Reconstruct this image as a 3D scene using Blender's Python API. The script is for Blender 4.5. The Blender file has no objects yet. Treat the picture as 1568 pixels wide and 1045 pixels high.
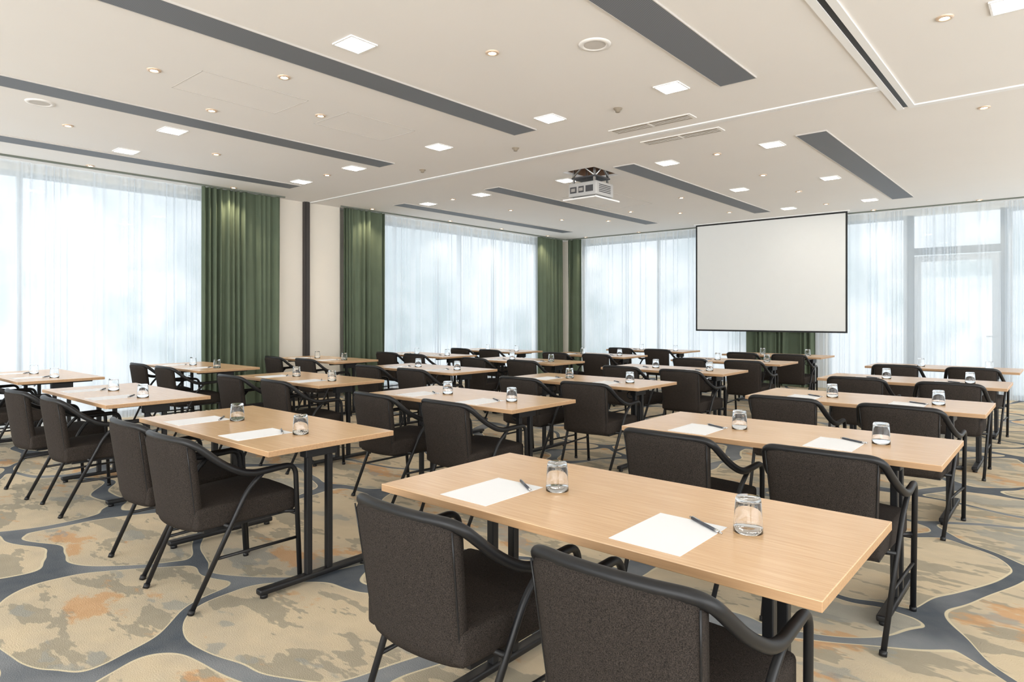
import bpy, bmesh, math, random
from mathutils import Vector, Matrix
random.seed(11)
S = bpy.context.scene
COL = S.collection

# ------------------------------------------------------------ materials
def newmat(name):
    m = bpy.data.materials.new(name); m.use_nodes = True
    nt = m.node_tree
    return m, nt, nt.nodes['Principled BSDF']
def N(nt, typ, **kw):
    n = nt.nodes.new(typ)
    for k, v in kw.items(): setattr(n, k, v)
    return n
def simple(name, col, rough=0.5, metal=0.0, var=0.08, scale=8.0, bump=0.0, bscale=200.0, spec=0.5, emit=None, estr=0):
    m, nt, b = newmat(name)
    tc = N(nt, 'ShaderNodeTexCoord')
    no = N(nt, 'ShaderNodeTexNoise'); no.inputs['Scale'].default_value = scale
    no.inputs['Detail'].default_value = 2
    nt.links.new(tc.outputs['Object'], no.inputs['Vector'])
    mx = N(nt, 'ShaderNodeMix', data_type='RGBA')
    mx.inputs[6].default_value = (*[c*(1-var) for c in col], 1)
    mx.inputs[7].default_value = (*[min(1, c*(1+var)) for c in col], 1)
    nt.links.new(no.outputs['Fac'], mx.inputs[0])
    nt.links.new(mx.outputs[2], b.inputs['Base Color'])
    b.inputs['Roughness'].default_value = rough
    b.inputs['Metallic'].default_value = metal
    b.inputs['Specular IOR Level'].default_value = spec
    if bump:
        n2 = N(nt, 'ShaderNodeTexNoise'); n2.inputs['Scale'].default_value = bscale
        nt.links.new(tc.outputs['Object'], n2.inputs['Vector'])
        bp = N(nt, 'ShaderNodeBump'); bp.inputs['Strength'].default_value = bump
        bp.inputs['Distance'].default_value = 0.002
        nt.links.new(n2.outputs['Fac'], bp.inputs['Height'])
        nt.links.new(bp.outputs['Normal'], b.inputs['Normal'])
    if emit:
        b.inputs['Emission Color'].default_value = (*emit, 1)
        b.inputs['Emission Strength'].default_value = estr
    return m

M_ceil = simple('ceiling_paint', (0.865, 0.84, 0.815), 0.9, var=0.015, scale=1.5)
M_wall = simple('wall_paint', (0.78, 0.73, 0.65), 0.85, var=0.03, scale=2)
M_white = simple('white_trim', (0.90, 0.90, 0.90), 0.5, var=0.02)
M_black = simple('black_metal', (0.009, 0.009, 0.010), 0.42, var=0.1, spec=.38)
M_post = simple('dark_post', (0.035, 0.03, 0.028), 0.5)
M_frame = simple('window_frame_grey', (0.58, 0.61, 0.63), 0.5, var=0.03)
M_groove = simple('panel_groove', (0.60, 0.57, 0.54), 0.8)
M_brass = simple('warm_lamp_ring', (0.78, 0.6, 0.45), 0.35, metal=0.3)
M_paper = simple('white_paper', (0.84, 0.86, 0.89), 0.7, var=0.01)
M_pen = simple('pen_dark', (0.05, 0.055, 0.07), 0.3)
M_penm = simple('pen_metal', (0.6, 0.6, 0.6), 0.25, metal=0.9)
M_green = simple('green_curtain_cloth', (0.108, 0.138, 0.094), 0.85, var=0.12, scale=3, bump=0.3, spec=0.2)
M_screen = simple('screen_cloth', (0.80, 0.81, 0.80), 0.8, var=0.01)
M_proj = simple('projector_body', (0.48, 0.47, 0.46), 0.45)
M_dark = simple('dark_grille', (0.06, 0.06, 0.065), 0.6)
M_woodbrown = simple('plywood_edge', (0.22, 0.12, 0.07), 0.7)
M_bulb = simple('lamp_glow', (1, .9, .75), 0.5, emit=(1, .88, .70), estr=45)
M_beige = simple('beige_grille', (0.30, 0.25, 0.19), 0.6)

# square lamp diffuser (prismatic)
m, nt, b = newmat('prismatic_lamp_panel'); M_panel = m
tc = N(nt, 'ShaderNodeTexCoord'); vo = N(nt, 'ShaderNodeTexVoronoi'); vo.inputs['Scale'].default_value = 45
nt.links.new(tc.outputs['Object'], vo.inputs['Vector'])
mr = N(nt, 'ShaderNodeMapRange'); mr.inputs[1].default_value = 0; mr.inputs[2].default_value = .8
mr.inputs[3].default_value = 58; mr.inputs[4].default_value = 14
nt.links.new(vo.outputs['Distance'], mr.inputs[0])
b.inputs['Emission Color'].default_value = (1, .93, .82, 1)
nt.links.new(mr.outputs[0], b.inputs['Emission Strength'])

# vent perforated
m, nt, b = newmat('perforated_vent'); M_vent = m
tc = N(nt, 'ShaderNodeTexCoord'); wv = N(nt, 'ShaderNodeTexWave', bands_direction='X')
wv.inputs['Scale'].default_value = 28
nt.links.new(tc.outputs['Object'], wv.inputs['Vector'])
mx = N(nt, 'ShaderNodeMix', data_type='RGBA')
mx.inputs[6].default_value = (.115, .127, .15, 1); mx.inputs[7].default_value = (.225, .24, .265, 1)
nt.links.new(wv.outputs['Fac'], mx.inputs[0]); nt.links.new(mx.outputs[2], b.inputs['Base Color'])
b.inputs['Roughness'].default_value = .6

# wood
def woodmat(name, c0, c1, rough, spec):
    m, nt, b = newmat(name)
    tc = N(nt, 'ShaderNodeTexCoord'); mp = N(nt, 'ShaderNodeMapping'); mp.inputs['Scale'].default_value = (1.4, 36, 36)
    nt.links.new(tc.outputs['Object'], mp.inputs['Vector'])
    no = N(nt, 'ShaderNodeTexNoise'); no.inputs['Scale'].default_value = 3.0; no.inputs['Detail'].default_value = 6; no.inputs['Roughness'].default_value = .65
    nt.links.new(mp.outputs[0], no.inputs['Vector'])
    cr = N(nt, 'ShaderNodeValToRGB')
    cr.color_ramp.elements[0].position = .28; cr.color_ramp.elements[0].color = (*c0, 1)
    cr.color_ramp.elements[1].position = .68; cr.color_ramp.elements[1].color = (*c1, 1)
    nt.links.new(no.outputs['Fac'], cr.inputs[0]); nt.links.new(cr.outputs[0], b.inputs['Base Color'])
    b.inputs['Roughness'].default_value = rough; b.inputs['Specular IOR Level'].default_value = spec
    return m
M_wood = woodmat('light_oak', (.60, .375, .20), (.735, .50, .295), .25, .8)
M_wedge = woodmat('oak_edge_band', (.38, .22, .11), (.48, .30, .16), .45, .5)

# chair fabric
m, nt, b = newmat('charcoal_fabric'); M_fab = m
tc = N(nt, 'ShaderNodeTexCoord')
no = N(nt, 'ShaderNodeTexNoise'); no.inputs['Scale'].default_value = 380; no.inputs['Detail'].default_value = 2
nt.links.new(tc.outputs['Object'], no.inputs['Vector'])
cr = N(nt, 'ShaderNodeValToRGB')
cr.color_ramp.elements[0].position = .32; cr.color_ramp.elements[0].color = (.014, .0118, .0104, 1)
cr.color_ramp.elements[1].position = .72; cr.color_ramp.elements[1].color = (.056, .045, .038, 1)
nt.links.new(no.outputs['Fac'], cr.inputs[0]); nt.links.new(cr.outputs[0], b.inputs['Base Color'])
b.inputs['Roughness'].default_value = .95; b.inputs['Specular IOR Level'].default_value = .12
bp = N(nt, 'ShaderNodeBump'); bp.inputs['Strength'].default_value = .35; bp.inputs['Distance'].default_value = .0007
nt.links.new(no.outputs['Fac'], bp.inputs['Height']); nt.links.new(bp.outputs['Normal'], b.inputs['Normal'])

# drinking glass
m, nt, b = newmat('clear_glass'); M_glass = m
b.inputs['Base Color'].default_value = (1, 1, 1, 1); b.inputs['Roughness'].default_value = .01
b.inputs['Transmission Weight'].default_value = 1; b.inputs['IOR'].default_value = 1.3

# window pane
m, nt, b = newmat('window_pane'); M_pane = m
nt.nodes.remove(b); out = nt.nodes['Material Output']
t = N(nt, 'ShaderNodeBsdfTransparent'); g = N(nt, 'ShaderNodeBsdfGlossy'); g.inputs['Roughness'].default_value = .02
mx = N(nt, 'ShaderNodeMixShader'); mx.inputs[0].default_value = .05
nt.links.new(t.outputs[0], mx.inputs[1]); nt.links.new(g.outputs[0], mx.inputs[2]); nt.links.new(mx.outputs[0], out.inputs[0])

# sheer
m, nt, b = newmat('sheer_voile'); M_sheer = m
nt.nodes.remove(b); out = nt.nodes['Material Output']
t = N(nt, 'ShaderNodeBsdfTransparent')
tl = N(nt, 'ShaderNodeBsdfTranslucent'); tl.inputs[0].default_value = (.80, .86, .92, 1)
df = N(nt, 'ShaderNodeBsdfDiffuse'); df.inputs[0].default_value = (.80, .85, .90, 1)
m1 = N(nt, 'ShaderNodeMixShader'); m1.inputs[0].default_value = .42
nt.links.new(tl.outputs[0], m1.inputs[1]); nt.links.new(df.outputs[0], m1.inputs[2])
lw = N(nt, 'ShaderNodeLayerWeight'); lw.inputs[0].default_value = .5
mr = N(nt, 'ShaderNodeMapRange'); mr.inputs[1].default_value = 0; mr.inputs[2].default_value = .8
mr.inputs[3].default_value = .47; mr.inputs[4].default_value = .96
nt.links.new(lw.outputs['Facing'], mr.inputs[0])
m2 = N(nt, 'ShaderNodeMixShader')
nt.links.new(mr.outputs[0], m2.inputs[0]); nt.links.new(t.outputs[0], m2.inputs[1]); nt.links.new(m1.outputs[0], m2.inputs[2])
nt.links.new(m2.outputs[0], out.inputs[0])

# carpet
m, nt, b = newmat('patterned_carpet'); M_carpet = m
L = nt.links
tc = N(nt, 'ShaderNodeTexCoord')
def noise(scale, detail=2, vec=None, rough=.5, sc=None):
    n = N(nt, 'ShaderNodeTexNoise'); n.inputs['Scale'].default_value = scale; n.inputs['Detail'].default_value = detail
    n.inputs['Roughness'].default_value = rough
    src = vec or tc.outputs['Object']
    if sc:
        mp = N(nt, 'ShaderNodeMapping'); mp.inputs['Scale'].default_value = sc[0:3]; mp.inputs['Rotation'].default_value = (0, 0, sc[3])
        if len(sc) > 4: mp.inputs['Location'].default_value = (sc[4], sc[5], 0)
        L.new(src, mp.inputs['Vector']); src = mp.outputs[0]
    L.new(src, n.inputs['Vector']); return n
def mathn(op, a, bb=None, c=None):
    n = N(nt, 'ShaderNodeMath', operation=op)
    for i, v in enumerate((a, bb, c)):
        if v is None: continue
        if isinstance(v, (int, float)): n.inputs[i].default_value = v
        else: L.new(v, n.inputs[i])
    return n.outputs[0]
def step(v, lo, hi):
    n = N(nt, 'ShaderNodeMapRange'); n.interpolation_type = 'SMOOTHSTEP'
    n.inputs[1].default_value = lo; n.inputs[2].default_value = hi
    L.new(v, n.inputs[0]); return n.outputs[0]
def mixc(f, a, bb):
    n = N(nt, 'ShaderNodeMix', data_type='RGBA')
    if isinstance(f, (int, float)): n.inputs[0].default_value = f
    else: L.new(f, n.inputs[0])
    for i, v in ((6, a), (7, bb)):
        if isinstance(v, tuple): n.inputs[i].default_value = (*v, 1)
        else: L.new(v, n.inputs[i])
    return n.outputs[2]
def warp(src, scale, amt):
    dn = noise(scale, 1, vec=src)
    vs = N(nt, 'ShaderNodeVectorMath', operation='SUBTRACT'); L.new(dn.outputs['Color'], vs.inputs[0]); vs.inputs[1].default_value = (.5, .5, .5)
    vm = N(nt, 'ShaderNodeVectorMath', operation='SCALE'); L.new(vs.outputs[0], vm.inputs[0]); vm.inputs['Scale'].default_value = amt
    va = N(nt, 'ShaderNodeVectorMath', operation='ADD'); L.new(src, va.inputs[0]); L.new(vm.outputs[0], va.inputs[1])
    return va.outputs[0]
wv_ = warp(warp(tc.outputs['Object'], .5, 1.3), 1.5, .42)
mpv = N(nt, 'ShaderNodeMapping'); mpv.inputs['Scale'].default_value = (.82, 1.10, 0); mpv.inputs['Rotation'].default_value = (0, 0, .6)
mpv.inputs['Location'].default_value = (.35, .1, 0)
L.new(wv_, mpv.inputs['Vector'])
v1 = N(nt, 'ShaderNodeTexVoronoi', feature='F1', voronoi_dimensions='2D'); v1.inputs['Scale'].default_value = 1.0; v1.inputs['Randomness'].default_value = .85
v2 = N(nt, 'ShaderNodeTexVoronoi', feature='SMOOTH_F1', voronoi_dimensions='2D'); v2.inputs['Scale'].default_value = 1.0; v2.inputs['Randomness'].default_value = .85
v2.inputs['Smoothness'].default_value = .5
L.new(mpv.outputs[0], v1.inputs['Vector']); L.new(mpv.outputs[0], v2.inputs['Vector'])
nw = noise(1.3, 1)
df_ = mathn('SUBTRACT', v1.outputs['Distance'], v2.outputs['Distance'])
d = mathn('ADD', df_, mathn('MULTIPLY', mathn('SUBTRACT', nw.outputs['Fac'], .5), .030))
fine = noise(11, 2)
blot = noise(1.9, 4, sc=(1.0, 2.6, 1, -.62), rough=.62)
blot2 = noise(1.1, 4, sc=(1.2, 2.2, 1, -.62, 7, 3), rough=.6)
blot3 = noise(1.2, 5, sc=(1.2, 2.0, 1, -.5, 17, 9), rough=.65)
base = mixc(step(blot2.outputs['Fac'], .40, .62), (.63, .52, .355), (.53, .45, .325))
base = mixc(mathn('MULTIPLY', step(blot.outputs['Fac'], .53, .55), .75), base, (.29, .265, .20))
base = mixc(mathn('MULTIPLY', step(blot3.outputs['Fac'], .575, .63), .70), base, (.60, .31, .12))
base = mixc(mathn('MULTIPLY', step(blot2.outputs['Fac'], .58, .60), .65), base, (.30, .31, .285))
bl = mixc(step(nw.outputs['Fac'], .42, .64), (.060, .080, .105), (.21, .23, .25))
edge_line = mixc(step(d, .0265, .0285), base, (.68, .60, .42))
colr = mixc(step(d, .0325, .0345), edge_line, bl)
colr = mixc(.14, colr, mixc(fine.outputs['Fac'], (.12, .12, .12), (.65, .58, .50)))
L.new(colr, b.inputs['Base Color'])
b.inputs['Roughness'].default_value = .95; b.inputs['Specular IOR Level'].default_value = .1
fb = noise(180, 1)
bp = N(nt, 'ShaderNodeBump'); bp.inputs['Strength'].default_value = .5; bp.inputs['Distance'].default_value = .004
L.new(fb.outputs['Fac'], bp.inputs['Height']); L.new(bp.outputs['Normal'], b.inputs['Normal'])

# ------------------------------------------------------------ mesh builder
class MB:
    def __init__(s): s.v = []; s.f = []; s.m = []; s.s = []
    def add(s, vs, fs, mat=0, smooth=False):
        o = len(s.v); s.v += [tuple(v) for v in vs]
        for f in fs:
            s.f.append([i+o for i in f]); s.m.append(mat); s.s.append(smooth)
    def box(s, x0, x1, y0, y1, z0, z1, mat=0, bevel=0, seg=2, fn=None):
        bm = bmesh.new(); bmesh.ops.create_cube(bm, size=1)
        for v in bm.verts:
            v.co = Vector((x0+(v.co.x+.5)*(x1-x0), y0+(v.co.y+.5)*(y1-y0), z0+(v.co.z+.5)*(z1-z0)))
        if bevel: bmesh.ops.bevel(bm, geom=bm.edges[:], offset=bevel, segments=seg, affect='EDGES', profile=.5)
        bm.verts.index_update()
        vs = [fn(v.co) if fn else v.co.copy() for v in bm.verts]
        s.add(vs, [[v.index for v in f.verts] for f in bm.faces], mat, bool(bevel) and seg > 2)
        bm.free()
    def tube(s, pts, r, mat=0, seg=8, caps=True):
        pts = [Vector(p) for p in pts]; n = len(pts)
        rf = r if callable(r) else (lambda p: r)
        t0 = (pts[1]-pts[0]).normalized()
        a = Vector((0, 0, 1)) if abs(t0.z) < .9 else Vector((1, 0, 0))
        u = t0.cross(a).normalized(); vs = []
        for i, p in enumerate(pts):
            if i == 0: t = t0
            elif i == n-1: t = (pts[-1]-pts[-2]).normalized()
            else: t = ((pts[i+1]-p).normalized()+(p-pts[i-1]).normalized()).normalized()
            u = (u - t*u.dot(t)).normalized(); w = t.cross(u); rr = rf(p)
            for k in range(seg):
                an = 2*math.pi*k/seg
                vs.append(p + (u*math.cos(an)+w*math.sin(an))*rr)
        fs = []
        for i in range(n-1):
            for k in range(seg):
                k2 = (k+1) % seg
                fs.append([i*seg+k, i*seg+k2, (i+1)*seg+k2, (i+1)*seg+k])
        if caps:
            fs.append(list(range(seg))[::-1]); fs.append([(n-1)*seg+k for k in range(seg)])
        s.add(vs, fs, mat, True)
    def lathe(s, prof, c=(0, 0, 0), seg=24, mat=0, smooth=True):
        vs = []; fs = []; n = len(prof)
        for (r, z) in prof:
            for k in range(seg):
                a = 2*math.pi*k/seg
                vs.append((c[0]+r*math.cos(a), c[1]+r*math.sin(a), c[2]+z))
        for i in range(n-1):
            for k in range(seg):
                k2 = (k+1) % seg
                fs.append([i*seg+k, i*seg+k2, (i+1)*seg+k2, (i+1)*seg+k])
        s.add(vs, fs, mat, smooth)
    def mesh(s, name, mats, recalc=True):
        me = bpy.data.meshes.new(name); me.from_pydata(s.v, [], s.f)
        for mt in mats: me.materials.append(mt)
        me.polygons.foreach_set('material_index', s.m)
        me.polygons.foreach_set('use_smooth', s.s)
        me.update()
        if recalc:
            bm = bmesh.new(); bm.from_mesh(me)
            bmesh.ops.recalc_face_normals(bm, faces=bm.faces[:]); bm.to_mesh(me); bm.free()
        return me
    def obj(s, name, mats, loc=(0, 0, 0)):
        return place(name, s.mesh(name, mats), loc)
def place(name, me, loc=(0, 0, 0), rz=0):
    o = bpy.data.objects.new(name, me); o.location = loc; o.rotation_euler = (0, 0, rz)
    COL.objects.link(o); return o
def fillet(pts, rads, n=5):
    pts = [Vector(p) for p in pts]; out = [pts[0]]
    for i in range(1, len(pts)-1):
        p = pts[i]; a = (pts[i-1]-p); c = (pts[i+1]-p)
        r = min(rads[i-1], a.length*.49, c.length*.49)
        A = p+a.normalized()*r; C = p+c.normalized()*r
        for k in range(n+1):
            t = k/n; out.append(A*(1-t)**2+p*2*t*(1-t)+C*t*t)
    out.append(pts[-1]); return out

# ------------------------------------------------------------ room dims
HC = 3.2
XL, XR = -9.66, 3.6
YB, YF = -3.0, 13.2
mb = MB(); mb.box(XL-.3, XR+.3, YB-.3, YF+.3, -.08, 0, 0)
mb.obj('floor', [M_carpet])
hx0, hx1, hy0, hy1 = -4.95, -4.47, 6.77, 7.38
mb = MB()
for (a, b_, c, d_) in [(XL-.3, hx0, YB-.3, YF+.3), (hx1, XR+.3, YB-.3, YF+.3), (hx0, hx1, YB-.3, hy0), (hx0, hx1, hy1, YF+.3)]:
    mb.box(a, b_, c, d_, HC, HC+.03, 0)
mb.box(hx0-.02, hx0, hy0-.02, hy1+.02, HC+.03, HC+.4, 1); mb.box(hx1, hx1+.02, hy0-.02, hy1+.02, HC+.03, HC+.4, 1)
mb.box(hx0, hx1, hy0-.02, hy0, HC+.03, HC+.4, 1); mb.box(hx0, hx1, hy1, hy1+.02, HC+.03, HC+.4, 1)
mb.box(hx0-.02, hx1+.02, hy0-.02, hy1+.02, HC+.4, HC+.42, 2)
mb.obj('ceiling', [M_ceil, M_woodbrown, M_dark])

def wall(name, axis, pos, th, solids, ztop=3.12):
    mb = MB()
    def bx(a, b_, z0, z1):
        if axis == 'x': mb.box(min(pos, pos+th), max(pos, pos+th), a, b_, z0, z1)
        else: mb.box(a, b_, min(pos, pos+th), max(pos, pos+th), z0, z1)
    for (a, b_) in solids: bx(a, b_, 0, HC)
    e = sorted(solids)
    for i in range(len(e)-1):
        bx(e[i][1], e[i+1][0], ztop, HC)
    return mb.obj(name, [M_wall])
wall('wall_left', 'x', XL, -.25, [(YB-.3, -2.6), (4.5, 7.1), (12.3, YF+.3)])
wall('wall_front', 'y', YF, .25, [(XL, -9.1), (-5.0, -3.5), (3.0, XR)])
wall('wall_back', 'y', YB, -.25, [(XL, -9.0), (3.2, XR)], 2.9)
wall('wall_right', 'x', XR, .25, [(YB-.3, -2.4), (12.4, YF+.3)], 2.9)
wn = 0
def window(axis, pos, a, b_, step_, z1=3.12):
    global wn; wn += 1
    mb = MB()
    def bx(p, q, z0, zz, dep=.05, mat=0):
        if axis == 'x': mb.box(pos-dep/2, pos+dep/2, p, q, z0, zz, mat)
        else: mb.box(p, q, pos-dep/2, pos+dep/2, z0, zz, mat)
    bx(a, b_, 0.0, .07); bx(a, b_, z1-.06, z1)
    n = max(1, round((b_-a)/step_))
    for i in range(n+1):
        p = a+(b_-a)*i/n; p = min(max(p, a+.03), b_-.03)
        bx(p-.03, p+.03, .07, z1-.06, .07)
    bx(a+.001, b_-.001, .06, z1-.05, .008, 1)
    return mb.obj('window_%d' % wn, [M_frame, M_pane])
window('x', XL-.12, -2.6, 4.5, 2.4)
window('x', XL-.12, 7.1, 12.3, 2.6)
window('y', YF+.12, -9.1, -5.0, 2.05)
window('y', YF+.12, -3.5, -2.19, 3)
window('y', YF+.12, -.77, 3.0, 1.9)
window('y', YB-.12, -9.0, 3.2, 1.6, 2.9)  # unseen rear glazing, added to bring soft light from behind the camera
window('x', XR+.12, -2.4, 12.4, 1.6, 2.9)  # unseen right-hand glazing, also added to brighten the room
# door
mb = MB(); y0, y1 = YF+.06, YF+.14
dx0, dx1 = -2.18, -.78
mb.box(dx0, dx0+.09, y0, y1, 0, 3.11, 0); mb.box(dx1-.09, dx1, y0, y1, 0, 3.11, 0)
mb.box(dx0+.09, dx1-.09, y0, y1, 2.42, 2.54, 0); mb.box(dx0+.09, dx1-.09, y0+.035, y0+.043, 2.54, 3.11, 2)
a, c = dx0+.10, dx1-.10
mb.box(a, a+.1, y0+.01, y1-.01, .01, 2.40, 1, .004); mb.box(c-.1, c, y0+.01, y1-.01, .01, 2.40, 1, .004)
mb.box(a+.1, c-.1, y0+.01, y1-.01, 2.30, 2.40, 1); mb.box(a+.1, c-.1, y0+.01, y1-.01, .01, .15, 1)
mb.box(a+.1, c-.1, y0+.035, y0+.043, .15, 2.30, 2)
mb.tube([(c-.05, y0+.01, 1.02), (c-.05, y0-.05, 1.02), (c-.17, y0-.05, 1.02)], .009, 3)
M_dframe = simple('door_frame_paint', (0.22, 0.25, 0.27), 0.5)
mb.obj('door_1', [M_dframe, M_frame, M_pane, M_penm])

mb = MB(); mb.box(XL, -9.42, 5.25, 6.5, 0, HC, 0); mb.obj('wall_pier', [M_wall])
mb = MB(); mb.box(-9.42, -9.36, 5.79, 5.89, 0, HC, 0, .003); mb.box(-9.36, -9.35, 5.815, 5.865, .0, HC, 0)
mb.obj('trim_1', [M_post])
mb = MB(); mb.box(-9.42, -9.405, 5.34, 5.79, 0, .08); mb.box(-9.42, -9.405, 5.89, 6.5, 0, .08); mb.obj('baseboard_left', [M_post])

# ------------------------------------------------------------ curtains
def curtain(name, axis, pos, a, b_, lam, amp, mat, ztop=3.19, zbot=.015, dens=.014, seed=0, sharp=1.0, wob=.15):
    rnd = random.Random(seed); Lg = b_-a; n = int(Lg/dens); rows = 10
    ph = [rnd.uniform(0, 6.28) for _ in range(8)]
    vs = []; fs = []
    for j in range(rows+1):
        z = ztop+(zbot-ztop)*j/rows; tz = j/rows
        for i in range(n+1):
            s_ = i*Lg/n
            w = (s_ + .5*lam*math.sin(2*math.pi*s_/.83+ph[0]) + .35*lam*math.sin(2*math.pi*s_/.41+ph[1])
                 + .3*lam*math.sin(2*math.pi*s_/1.9+ph[4]) + tz*lam*wob*math.sin(s_*7+ph[2]+tz*wob*8))
            ang = 2*math.pi*w/lam
            am = amp*(.75+.3*math.sin(2*math.pi*s_/.53+ph[3])+.25*math.sin(2*math.pi*s_/1.3+ph[5]))*(.8+.3*tz)
            y = math.sin(ang); y = math.copysign(abs(y)**sharp, y)
            dy = am*(y+.3*math.sin(.43*ang+ph[1])+wob*math.sin(2.3*ang+tz*2))
            if axis == 'x': vs.append((pos+dy, a+s_, z))
            else: vs.append((a+s_, pos-dy, z))
    for j in range(rows):
        for i in range(n):
            o = j*(n+1)+i; fs.append([o, o+1, o+n+2, o+n+1])
    m_ = MB(); m_.add(vs, fs, 0, True)
    me = m_.mesh(name, [mat], recalc=False)
    return place(name, me)
XC = -9.34; YC = 12.88
sa = .034
curtain('sheer_curtain', 'x', XC-.13, -2.5, 4.45, .135, sa, M_sheer, seed=1, dens=.013, wob=.04)
curtain('sheer_curtain', 'x', XC-.13, 7.1, 12.1, .135, sa, M_sheer, seed=2, dens=.013, wob=.04)
curtain('sheer_curtain', 'y', YC+.13, -9.1, -4.6, .135, sa, M_sheer, seed=3, dens=.013, wob=.04)
curtain('sheer_curtain', 'y', YC+.13, -3.9, 3.2, .135, sa, M_sheer, seed=4, dens=.013, wob=.04)
ga = .046
curtain('green_curtain', 'x', XC+.03, 4.13, 5.33, .115, ga, M_green, seed=5, dens=.007, sharp=.8)
curtain('green_curtain', 'x', XC+.0, 6.51, 7.38, .115, ga, M_green, seed=6, dens=.007, sharp=.8)
curtain('green_curtain', 'x', XC+.0, 11.85, 12.78, .115, ga, M_green, seed=7, dens=.007, sharp=.8)
curtain('green_curtain', 'y', YC, -9.25, -8.84, .115, ga, M_green, seed=8, dens=.007, sharp=.8)
curtain('green_curtain', 'y', YC, -4.9, -3.62, .115, ga, M_green, seed=9, dens=.007, sharp=.8)
M_trimg = simple('curtain_track', (.16, .18, .15), .6)
mb = MB(); mb.box(-9.23, -9.20, YB, 5.36, HC-.02, HC); mb.obj('trim_2', [M_trimg])
mb = MB(); mb.box(-9.26, -9.23, 6.4, 12.76, HC-.02, HC); mb.obj('trim_3', [M_trimg])
mb = MB(); mb.box(-9.23, 3.4, 12.76, 12.79, HC-.02, HC); mb.obj('trim_4', [M_trimg])

# ------------------------------------------------------------ ceiling fixtures
def vent(x0, x1, y0, y1):
    mb = MB(); cx = (x0+x1)/2; cy = (y0+y1)/2
    mb.box(x0-cx, x1-cx, y0-cy, y1-cy, -.012, 0, 0)
    e = .006
    mb.box(x0-cx-e, x0-cx, y0-cy-e, y1-cy+e, -.013, 0, 1); mb.box(x1-cx, x1-cx+e, y0-cy-e, y1-cy+e, -.013, 0, 1)
    mb.box(x0-cx, x1-cx, y0-cy-e, y0-cy, -.013, 0, 1); mb.box(x0-cx, x1-cx, y1-cy, y1-cy+e, -.013, 0, 1)
    mb.obj('ceiling_air_vent', [M_vent, M_groove], (cx, cy, HC))
for x in (-1.98, -4.14, -6.32, -8.38):
    vent(x-.14, x+.14, -1.5, 5.03); vent(x-.14, x+.14, 6.92, 11.65)
mb = MB(); mb.box(-9.4, -1.17, 5.885, 5.965, HC-.012, HC, 0); mb.box(-9.4, -1.17, 5.92, 5.93, HC-.014, HC-.011, 1)
mb.obj('trim_5', [M_white, M_groove])
mb = MB(); mb.box(-1.17, -1.12, -2.9, 6.64, HC-.012, HC, 0); mb.box(-1.12, -1.08, -2.9, 6.60, HC-.006, HC, 1); mb.box(-1.08, -1.03, -2.9, 6.64, HC-.012, HC, 0)
mb.obj('trim_6', [M_white, M_black])
mb = MB(); mb.box(-1.03, 3.5, 6.57, 6.64, HC-.012, HC, 0); mb.obj('trim_7', [M_white])
mb = MB(); h = .096
mb.box(-h, h, -h, h, -.005, 0, 1)
for (a, b_, c, d_) in [(-h-.012, -h, -h-.012, h+.012), (h, h+.012, -h-.012, h+.012), (-h, h, -h-.012, -h), (-h, h, h, h+.012)]:
    mb.box(a, b_, c, d_, -.010, 0, 0)
sq = mb.mesh('square_ceiling_lamp', [M_white, M_panel])
for (x, y) in [(-3.68, 2.66), (-3.68, 4.84), (-2.44, 4.82), (-2.44, 2.66), (-5.22, 4.87), (-6.77, 4.88), (-6.77, 2.72), (-8.0, 4.9), (-8.0, 2.72), (-.26, 4.83), (-.26, 2.66),
               (-2.43, 7.13), (-3.68, 7.16), (-2.43, 9.35), (-3.66, 9.35), (-2.42, 11.53), (-3.66, 11.53), (-6.78, 7.2), (-5.2, 7.2), (-8.0, 7.22),
               (-.26, .4), (-2.44, .4), (-3.68, .4), (-6.77, .4), (1.3, 2.66), (1.3, 4.83), (1.3, 7.1), (1.3, 9.3)]:
    place('square_ceiling_lamp', sq, (x, y, HC))
mb = MB()
mb.lathe([(.0, -.004), (.026, -.004)], mat=1, seg=12); mb.lathe([(.026, -.003), (.028, -.010), (.047, -.008), (.049, 0)], mat=0, seg=20)
dl = mb.mesh('recessed_downlight', [M_brass, M_bulb])
for (x, y) in [(-3.07, 3.37), (-4.6, 2.67), (-5.21, 1.96), (-5.84, 2.68), (-5.23, 3.4), (-7.36, 1.99), (-7.38, 3.44), (-7.37, 4.89), (-.59, 4.79), (-.58, 7.08),
               (-3.05, 7.14), (-3.05, 8.6), (-3.05, 10.07), (-4.6, 9.42), (-3.05, 1.9), (-5.9, 8.6), (-7.4, 8.6), (-7.4, 7.2), (-5.9, 10.1),
               (-7.4, 10.1), (-4.6, 11.3), (-3.05, 11.5), (-5.3, 10.8), (-6.8, 10.8)]:
    place('recessed_downlight', dl, (x, y, HC))
def spot(x, y, z, en, col, size=1.9):
    l = bpy.data.lights.new('wall_wash_lamp', 'SPOT'); l.energy = en; l.color = col; l.spot_size = size; l.spot_blend = .8; l.shadow_soft_size = .03
    o = bpy.data.objects.new('wall_wash_lamp', l); o.location = (x, y, z); COL.objects.link(o)
for y in (1.2, 2.7, 4.5, 6.95, 8.8, 10.3, 11.9):
    place('recessed_downlight', dl, (-9.12, y, HC)); spot(-9.12, y, HC-.03, 30, (1, .82, .58))
for x in (-8.6, -7.2, -5.8, -4.2, -2.6, -1.1, .4):
    place('recessed_downlight', dl, (x, 12.68, HC)); spot(x, 12.68, HC-.03, 24, (1, .82, .58))
mb = MB(); mb.lathe([(0, -.006), (.075, -.006)], mat=1); mb.lathe([(.075, -.006), (.08, -.010), (.105, -.008), (.11, 0)], mat=0)
sp = mb.mesh('ceiling_speaker', [M_ceil, M_groove])
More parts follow.
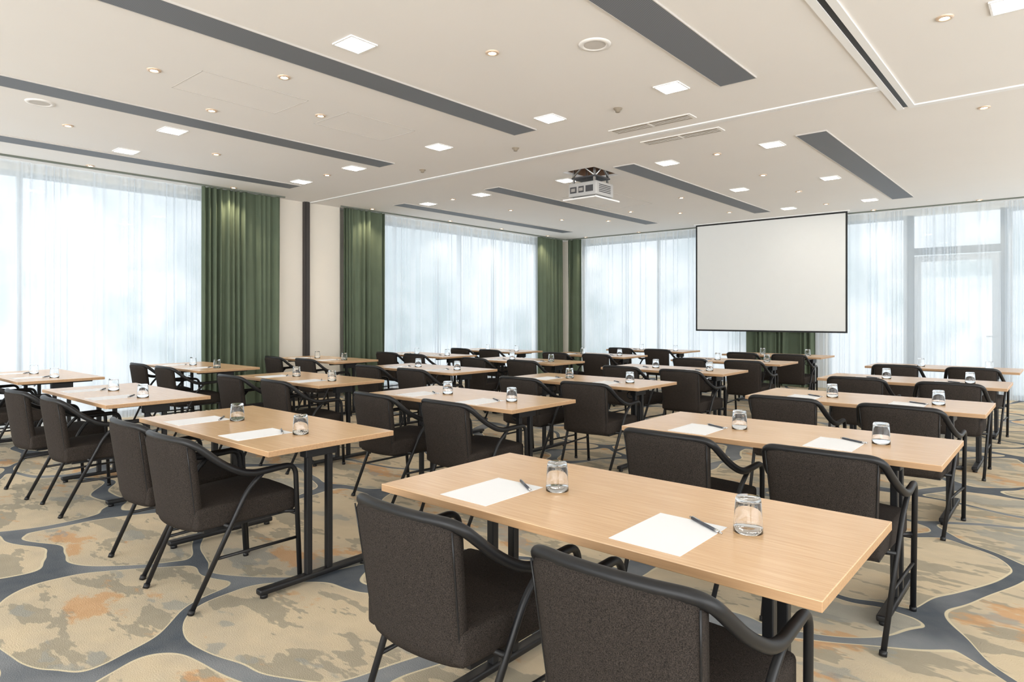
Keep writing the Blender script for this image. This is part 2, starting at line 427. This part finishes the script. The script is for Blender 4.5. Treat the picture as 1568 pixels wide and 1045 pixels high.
for (x, y) in [(-2.45, 3.72), (-6.75, 1.62)]: place('ceiling_speaker', sp, (x, y, HC))
mb = MB(); mb.lathe([(.0, -.035), (.02, -.035), (.022, -.02), (.035, -.012), (.04, 0)], mat=0, seg=16)
sd = mb.mesh('smoke_detector', [M_beige])
for (x, y) in [(-3.05, 5.0), (-4.62, 5.45), (-6.2, 5.5), (-5.3, 8.3)]: place('smoke_detector', sd, (x, y, HC))
for (x, y) in [(-3.06, 5.62), (-3.03, 6.2)]:
    mb = MB(); mb.box(-.43, .43, -.08, .08, -.008, 0, 0)
    mb.box(-.40, -.015, -.06, .06, -.010, -.0075, 1); mb.box(.015, .40, -.06, .06, -.010, -.0075, 1)
    for k in (-.03, 0, .03): mb.box(-.40, .40, k-.002, k+.002, -.012, -.0095, 0)
    mb.obj('ceiling_grille', [M_ceil, M_beige], (x, y, HC))
def panel(x0, x1, y0, y1):
    mb = MB(); e = .006
    mb.box(x0, x1, y0, y0+e, HC-.002, HC); mb.box(x0, x1, y1-e, y1, HC-.002, HC)
    mb.box(x0, x0+e, y0, y1, HC-.002, HC); mb.box(x1-e, x1, y0, y1, HC-.002, HC)
    mb.obj('ceiling_access_panel', [M_groove])
panel(-5.5, -4.95, 2.2, 3.1); panel(-5.5, -4.95, 3.5, 4.3); panel(-6.0, -5.2, 8.2, 9.6)

# ------------------------------------------------------------ projector
mb = MB()
mb.box(-4.93, -4.50, 6.87, 7.27, 2.885, 3.06, 0, .012, 3)
mb.box(-4.97, -4.46, 6.80, 7.36, 2.835, 2.855, 3, .003)
mb.tube([(-4.72, 7.26, 2.97), (-4.72, 7.31, 2.97)], .045, 1, 16)
for k in range(5): mb.box(-4.501, -4.497, 6.93, 7.2, 2.925+k*.022, 2.935+k*.022, 1)
for (a, c) in ((-4.90, -4.80), (-4.77, -4.69), (-4.66, -4.55)): mb.box(a, c, 6.866, 6.872, 2.93, 3.01, 1)
for (a, c) in ((-4.88, -4.82), (-4.76, -4.70)): mb.box(a, c, 6.863, 6.867, 2.95, 2.99, 2)
for x in (-4.88, -4.56):
    for y in (6.92, 7.22):
        mb.tube([(x, y, 2.85), (x, y, 2.89)], .012, 1); mb.box(x-.012, x+.012, y-.012, y+.012, 3.06, HC+.39, 2)
mb.box(-4.9, -4.53, 6.9, 7.24, 3.12, 3.14, 1)
mb.tube([(-4.88, 6.9, 3.14), (-4.56, 6.9, 3.4)], .012, 2); mb.tube([(-4.56, 6.9, 3.14), (-4.88, 6.9, 3.4)], .012, 2)
mb.tube([(-4.54, 6.92, 3.14), (-4.54, 7.22, 3.4)], .012, 2); mb.tube([(-4.54, 7.22, 3.14), (-4.54, 6.92, 3.4)], .012, 2)
mb.obj('ceiling_projector', [M_proj, M_dark, M_penm, M_white])

# ------------------------------------------------------------ projection screen
mb = MB(); sx0, sx1, sy = -5.75, -2.95, 12.42; zt, zb = 3.185, 1.055; e = .03
mb.box(sx0+e, sx1-e, sy-.002, sy+.002, zb+e, zt-e, 0)
mb.box(sx0, sx0+e, sy-.004, sy+.004, zb, zt, 1); mb.box(sx1-e, sx1, sy-.004, sy+.004, zb, zt, 1)
mb.box(sx0+e, sx1-e, sy-.004, sy+.004, zt-e, zt, 1); mb.box(sx0+e, sx1-e, sy-.012, sy+.012, zb, zb+e, 1)
mb.box(sx0-.03, sx1+.03, sy-.03, sy+.03, zt-.002, HC, 2)
mb.obj('projection_screen', [M_screen, M_black, M_white])

# ------------------------------------------------------------ chair
def chair_mesh():
    mb = MB()
    def sfn(c):
        y = c.y; k = (y+.23)/.48
        c = c.copy(); c.x *= .90+.1*k
        if c.z > .44: c.z += .012*math.cos(c.x/.24*1.5)-.012*(1-k)
        return c
    bm = bmesh.new(); bmesh.ops.create_cube(bm, size=1)
    for v in bm.verts: v.co = Vector((v.co.x*.49, .01+v.co.y*.50, .415+v.co.z*.11))
    bmesh.ops.subdivide_edges(bm, edges=bm.edges[:], cuts=3, use_grid_fill=True)
    sharp = [ed for ed in bm.edges if len(ed.link_faces) == 2 and ed.calc_face_angle(0) > .5]
    bmesh.ops.bevel(bm, geom=sharp, offset=.018, segments=3, affect='EDGES', profile=.5)
    bm.verts.index_update()
    mb.add([sfn(v.co) for v in bm.verts], [[v.index for v in f.verts] for f in bm.faces], 0, True); bm.free()
    mb.box(-.21, .21, -.2, .22, .345, .365, 1)
    rows = 12; ncol = 12; vs = []; fs = []
    for j in range(rows+1):
        t = j/rows; z = .355+t*.425
        hw = .202+.022*t
        if t > .9: hw -= .012*((t-.9)/.1)**2
        yb = -.245-.057*t
        th = .05 if 0 < j < rows else .034
        ring = []
        def pt(u, sg):
            ed = 1-max(0, abs(u)-.86)/.14*.35
            zz = z-(.018*max(0, abs(u)-.7)/.3 if t > .95 else 0)
            return (u*hw, yb+.035*u*u+sg*th*.5*ed, zz)
        for i in range(ncol+1): ring.append(pt(-1+2*i/ncol, -1))
        for i in range(ncol, -1, -1): ring.append(pt(-1+2*i/ncol, 1))
        vs += ring
    n = 2*(ncol+1)
    for j in range(rows):
        for k in range(n):
            k2 = (k+1) % n; fs.append([j*n+k, j*n+k2, (j+1)*n+k2, (j+1)*n+k])
    fs.append(list(range(n))); fs.append([rows*n+k for k in range(n)])
    mb.add(vs, fs, 0, True)
    def top(u): return (u*.222, -.304+.035*u*u, .784-.006*u*u)
    P = [(-.265, .27, 0), (-.278, .235, .605), (-.280, -.02, .597), (-.262, -.13, .655)]
    path = fillet([*P, top(-1.03), top(-.55)], [.06, .14, .07, .07], 8)
    mid = [Vector(top(u)) for u in (-.35, -.15, .15, .35)]
    right = [Vector((-p.x, p.y, p.z)) for p in reversed(path)]
    def rad(p):
        k = min(1, max(0, (.21-p.y)/.06))*min(1, max(0, (p.z-.55)/.03))
        return .0125+.0045*k
    mb.tube(path+mid+right, rad, 1, 14)
    for s_ in (-1, 1):
        mb.tube(fillet([(s_*.277, .06, .595), (s_*.268, -.02, .52), (s_*.235, -.275, 0)], [.08], 5), .0115, 1, 10)
        mb.tube([(s_*.248, -.165, .225), (s_*.268, .257, .225)], .008, 1, 8)
        mb.tube([(s_*(.202+.022*t)*.985, -.245-.057*t+.035-.017, .36+.40*t) for t in (0, .25, .5, .75, 1.0)], .0028, 1, 6)
        mb.tube([(s_*.20, .18, .36), (s_*.268, .25, .36)], .010, 1, 8)
        mb.tube([(s_*.20, -.10, .36), (s_*.256, -.10, .365)], .010, 1, 8)
        mb.tube([(s_*.265, .27, 0), (s_*.265, .269, .02)], .015, 1, 10)
        mb.tube([(s_*.235, -.275, 0), (s_*.236, -.267, .02)], .015, 1, 10)
    mb.tube([(-.254, -.105, .365), (.254, -.105, .365)], .009, 1, 8)
    mb.tube([(-.27, .252, .345), (.27, .252, .345)], .009, 1, 8)
    return mb.mesh('conference_chair', [M_fab, M_black])
CH = chair_mesh()

# ------------------------------------------------------------ table
def table_mesh():
    mb = MB()
    mb.box(-.745, .745, -.355, .355, .724, .75, 0, .002, 2)
    for i, f in enumerate(mb.f):
        zs = [mb.v[k][2] for k in f]
        if min(zs) < .745: mb.m[i] = 2
    for s_ in (-1, 1):
        x = s_*.515
        mb.box(x-.022, x+.022, -.27, .31, .695, .724, 1, .003)
        for y in (-.01, .11): mb.box(x-.016, x+.016, y-.016, y+.016, .045, .70, 1, .004)
        mb.box(x-.03, x+.03, -.04, .14, .64, .70, 1, .004)
        mb.box(x-.024, x+.024, -.28, .36, .018, .047, 1, .008, 3)
        for y in (-.25, .33): mb.tube([(x, y, 0), (x, y, .02)], .018, 1, 12)
        mb.tube(fillet([(x-s_*.03, .05, .66), (x-s_*.11, .05, .66), (x-s_*.11, .05, .60), (x-s_*.05, .05, .60)], [.03, .03], 4), .005, 1, 6)
    mb.box(-.515, .515, .035, .065, .69, .72, 1)
    return mb.mesh('training_table', [M_wood, M_black, M_wedge])
TB = table_mesh()
mb = MB(); mb.box(-.105, .105, -.1485, .1485, 0, .0012); PP = mb.mesh('paper_sheet', [M_paper])
mb = MB()
mb.tube([(-.07, 0, .005), (.045, 0, .005)], .0046, 0, 10); mb.tube([(.045, 0, .005), (.062, 0, .005)], .0048, 1, 10)
mb.tube([(.062, 0, .005), (.076, 0, .005)], .0025, 1, 8); mb.tube([(-.07, 0, .005), (-.08, 0, .005)], .003, 1, 8); mb.box(-.068, -.03, -.001, .001, .009, .0115, 1)
PN = mb.mesh('ballpoint_pen', [M_pen, M_penm])
mb = MB()
mb.lathe([(.0385, .0), (.040, .0), (.0395, .02), (.0345, .092), (.032, .098), (.0, .098)], seg=28)
mb.lathe([(.0, .088), (.030, .088), (.0332, .084), (.0382, .02), (.0385, .0)], seg=28)
bmg = mb.mesh('drinking_glass', [M_glass])
bm = bmesh.new(); bm.from_mesh(bmg); bmesh.ops.remove_doubles(bm, verts=bm.verts[:], dist=.0002)
bmesh.ops.recalc_face_normals(bm, faces=bm.faces[:]); bm.to_mesh(bmg); bm.free(); GL = bmg

cols = {'A': -1.145, 'B': -3.48, 'C': -5.70, 'D': -8.03}
rows = {'A': [1.48, 3.13, 4.93, 6.80, 8.80], 'B': [1.50, 3.18, 4.83, 6.55, 8.35, 10.10],
        'C': [1.56, 3.20, 4.82, 6.57, 8.30, 10.15], 'D': [1.58, 3.20, 4.95, 6.60, 8.25]}
for c, cx in cols.items():
    for ri, ye in enumerate(rows[c]):
        first = (c == 'A' and ri == 0)
        jx = 0 if first else random.uniform(-.02, .02)
        if c == 'D' and ri > 2: jx += .3
        X = cx+jx; Y = ye+.355
        place('training_table', TB, (X, Y, 0))
        offs = (-.365, .355)
        if c == 'B' and ri == 0: offs = (-.39, .22)
        for s_ in offs:
            j = 0 if first else 1
            place('conference_chair', CH, (X+s_+j*random.uniform(-.03, .03), ye+.055+j*random.uniform(-.04, .03), 0), j*random.uniform(-.06, .06))
        for s_ in (-.375, .293):
            px, py = X+s_, ye+.19+(random.uniform(-.02, .02) if not first else 0)
            place('paper_sheet', PP, (px, py, .75))
            place('ballpoint_pen', PN, (px+.057, py+.112, .7512), math.atan2(-.087, .138)+random.uniform(-.1, .1))
            place('drinking_glass', GL, (px+.163, py+.155, .75))

# ------------------------------------------------------------ world
w = bpy.data.worlds.new('daylight'); S.world = w; w.use_nodes = True
nt = w.node_tree; L = nt.links; bg = nt.nodes['Background']
tc = N(nt, 'ShaderNodeTexCoord'); sx = N(nt, 'ShaderNodeSeparateXYZ'); L.new(tc.outputs['Generated'], sx.inputs[0])
mr = N(nt, 'ShaderNodeMapRange'); mr.interpolation_type = 'SMOOTHSTEP'; mr.inputs[1].default_value = -.02; mr.inputs[2].default_value = .30
L.new(sx.outputs['Z'], mr.inputs[0])
no = N(nt, 'ShaderNodeTexNoise'); no.inputs['Scale'].default_value = 9; no.inputs['Detail'].default_value = 5
L.new(tc.outputs['Generated'], no.inputs['Vector'])
g1 = N(nt, 'ShaderNodeMix', data_type='RGBA'); g1.inputs[6].default_value = (.56, .70, .72, 1); g1.inputs[7].default_value = (1.12, 1.20, 1.24, 1)
mr3 = N(nt, 'ShaderNodeMapRange'); mr3.inputs[1].default_value = .38; mr3.inputs[2].default_value = .54
L.new(no.outputs['Fac'], mr3.inputs[0]); L.new(mr3.outputs[0], g1.inputs[0])
g2 = N(nt, 'ShaderNodeMix', data_type='RGBA'); g2.inputs[7].default_value = (1.14, 1.24, 1.34, 1)
L.new(mr.outputs[0], g2.inputs[0]); L.new(g1.outputs[2], g2.inputs[6])
dt = N(nt, 'ShaderNodeVectorMath', operation='DOT_PRODUCT'); dt.inputs[1].default_value = (.64, -.72, .25)
L.new(tc.outputs['Generated'], dt.inputs[0])
mr2 = N(nt, 'ShaderNodeMapRange'); mr2.interpolation_type = 'SMOOTHSTEP'; mr2.inputs[1].default_value = 0; mr2.inputs[2].default_value = .8
L.new(dt.outputs['Value'], mr2.inputs[0])
g3 = N(nt, 'ShaderNodeMix', data_type='RGBA'); g3.inputs[7].default_value = (6.1, 6.2, 6.2, 1)  # much brighter sky behind the camera, added to lift the ceiling
L.new(mr2.outputs[0], g3.inputs[0]); L.new(g2.outputs[2], g3.inputs[6])
L.new(g3.outputs[2], bg.inputs[0]); bg.inputs[1].default_value = 1.0

# ------------------------------------------------------------ camera
cam = bpy.data.cameras.new('camera'); co = bpy.data.objects.new('camera', cam); COL.objects.link(co)
cam.sensor_width = 36; cam.lens = 36*998/1568; cam.shift_y = -38.5/1568; cam.clip_start = .05
co.location = (0, 0, 1.357); co.rotation_euler = (math.pi/2, 0, math.radians(40.6))
S.camera = co
S.view_settings.view_transform = 'Standard'
S.view_settings.exposure = 0.12
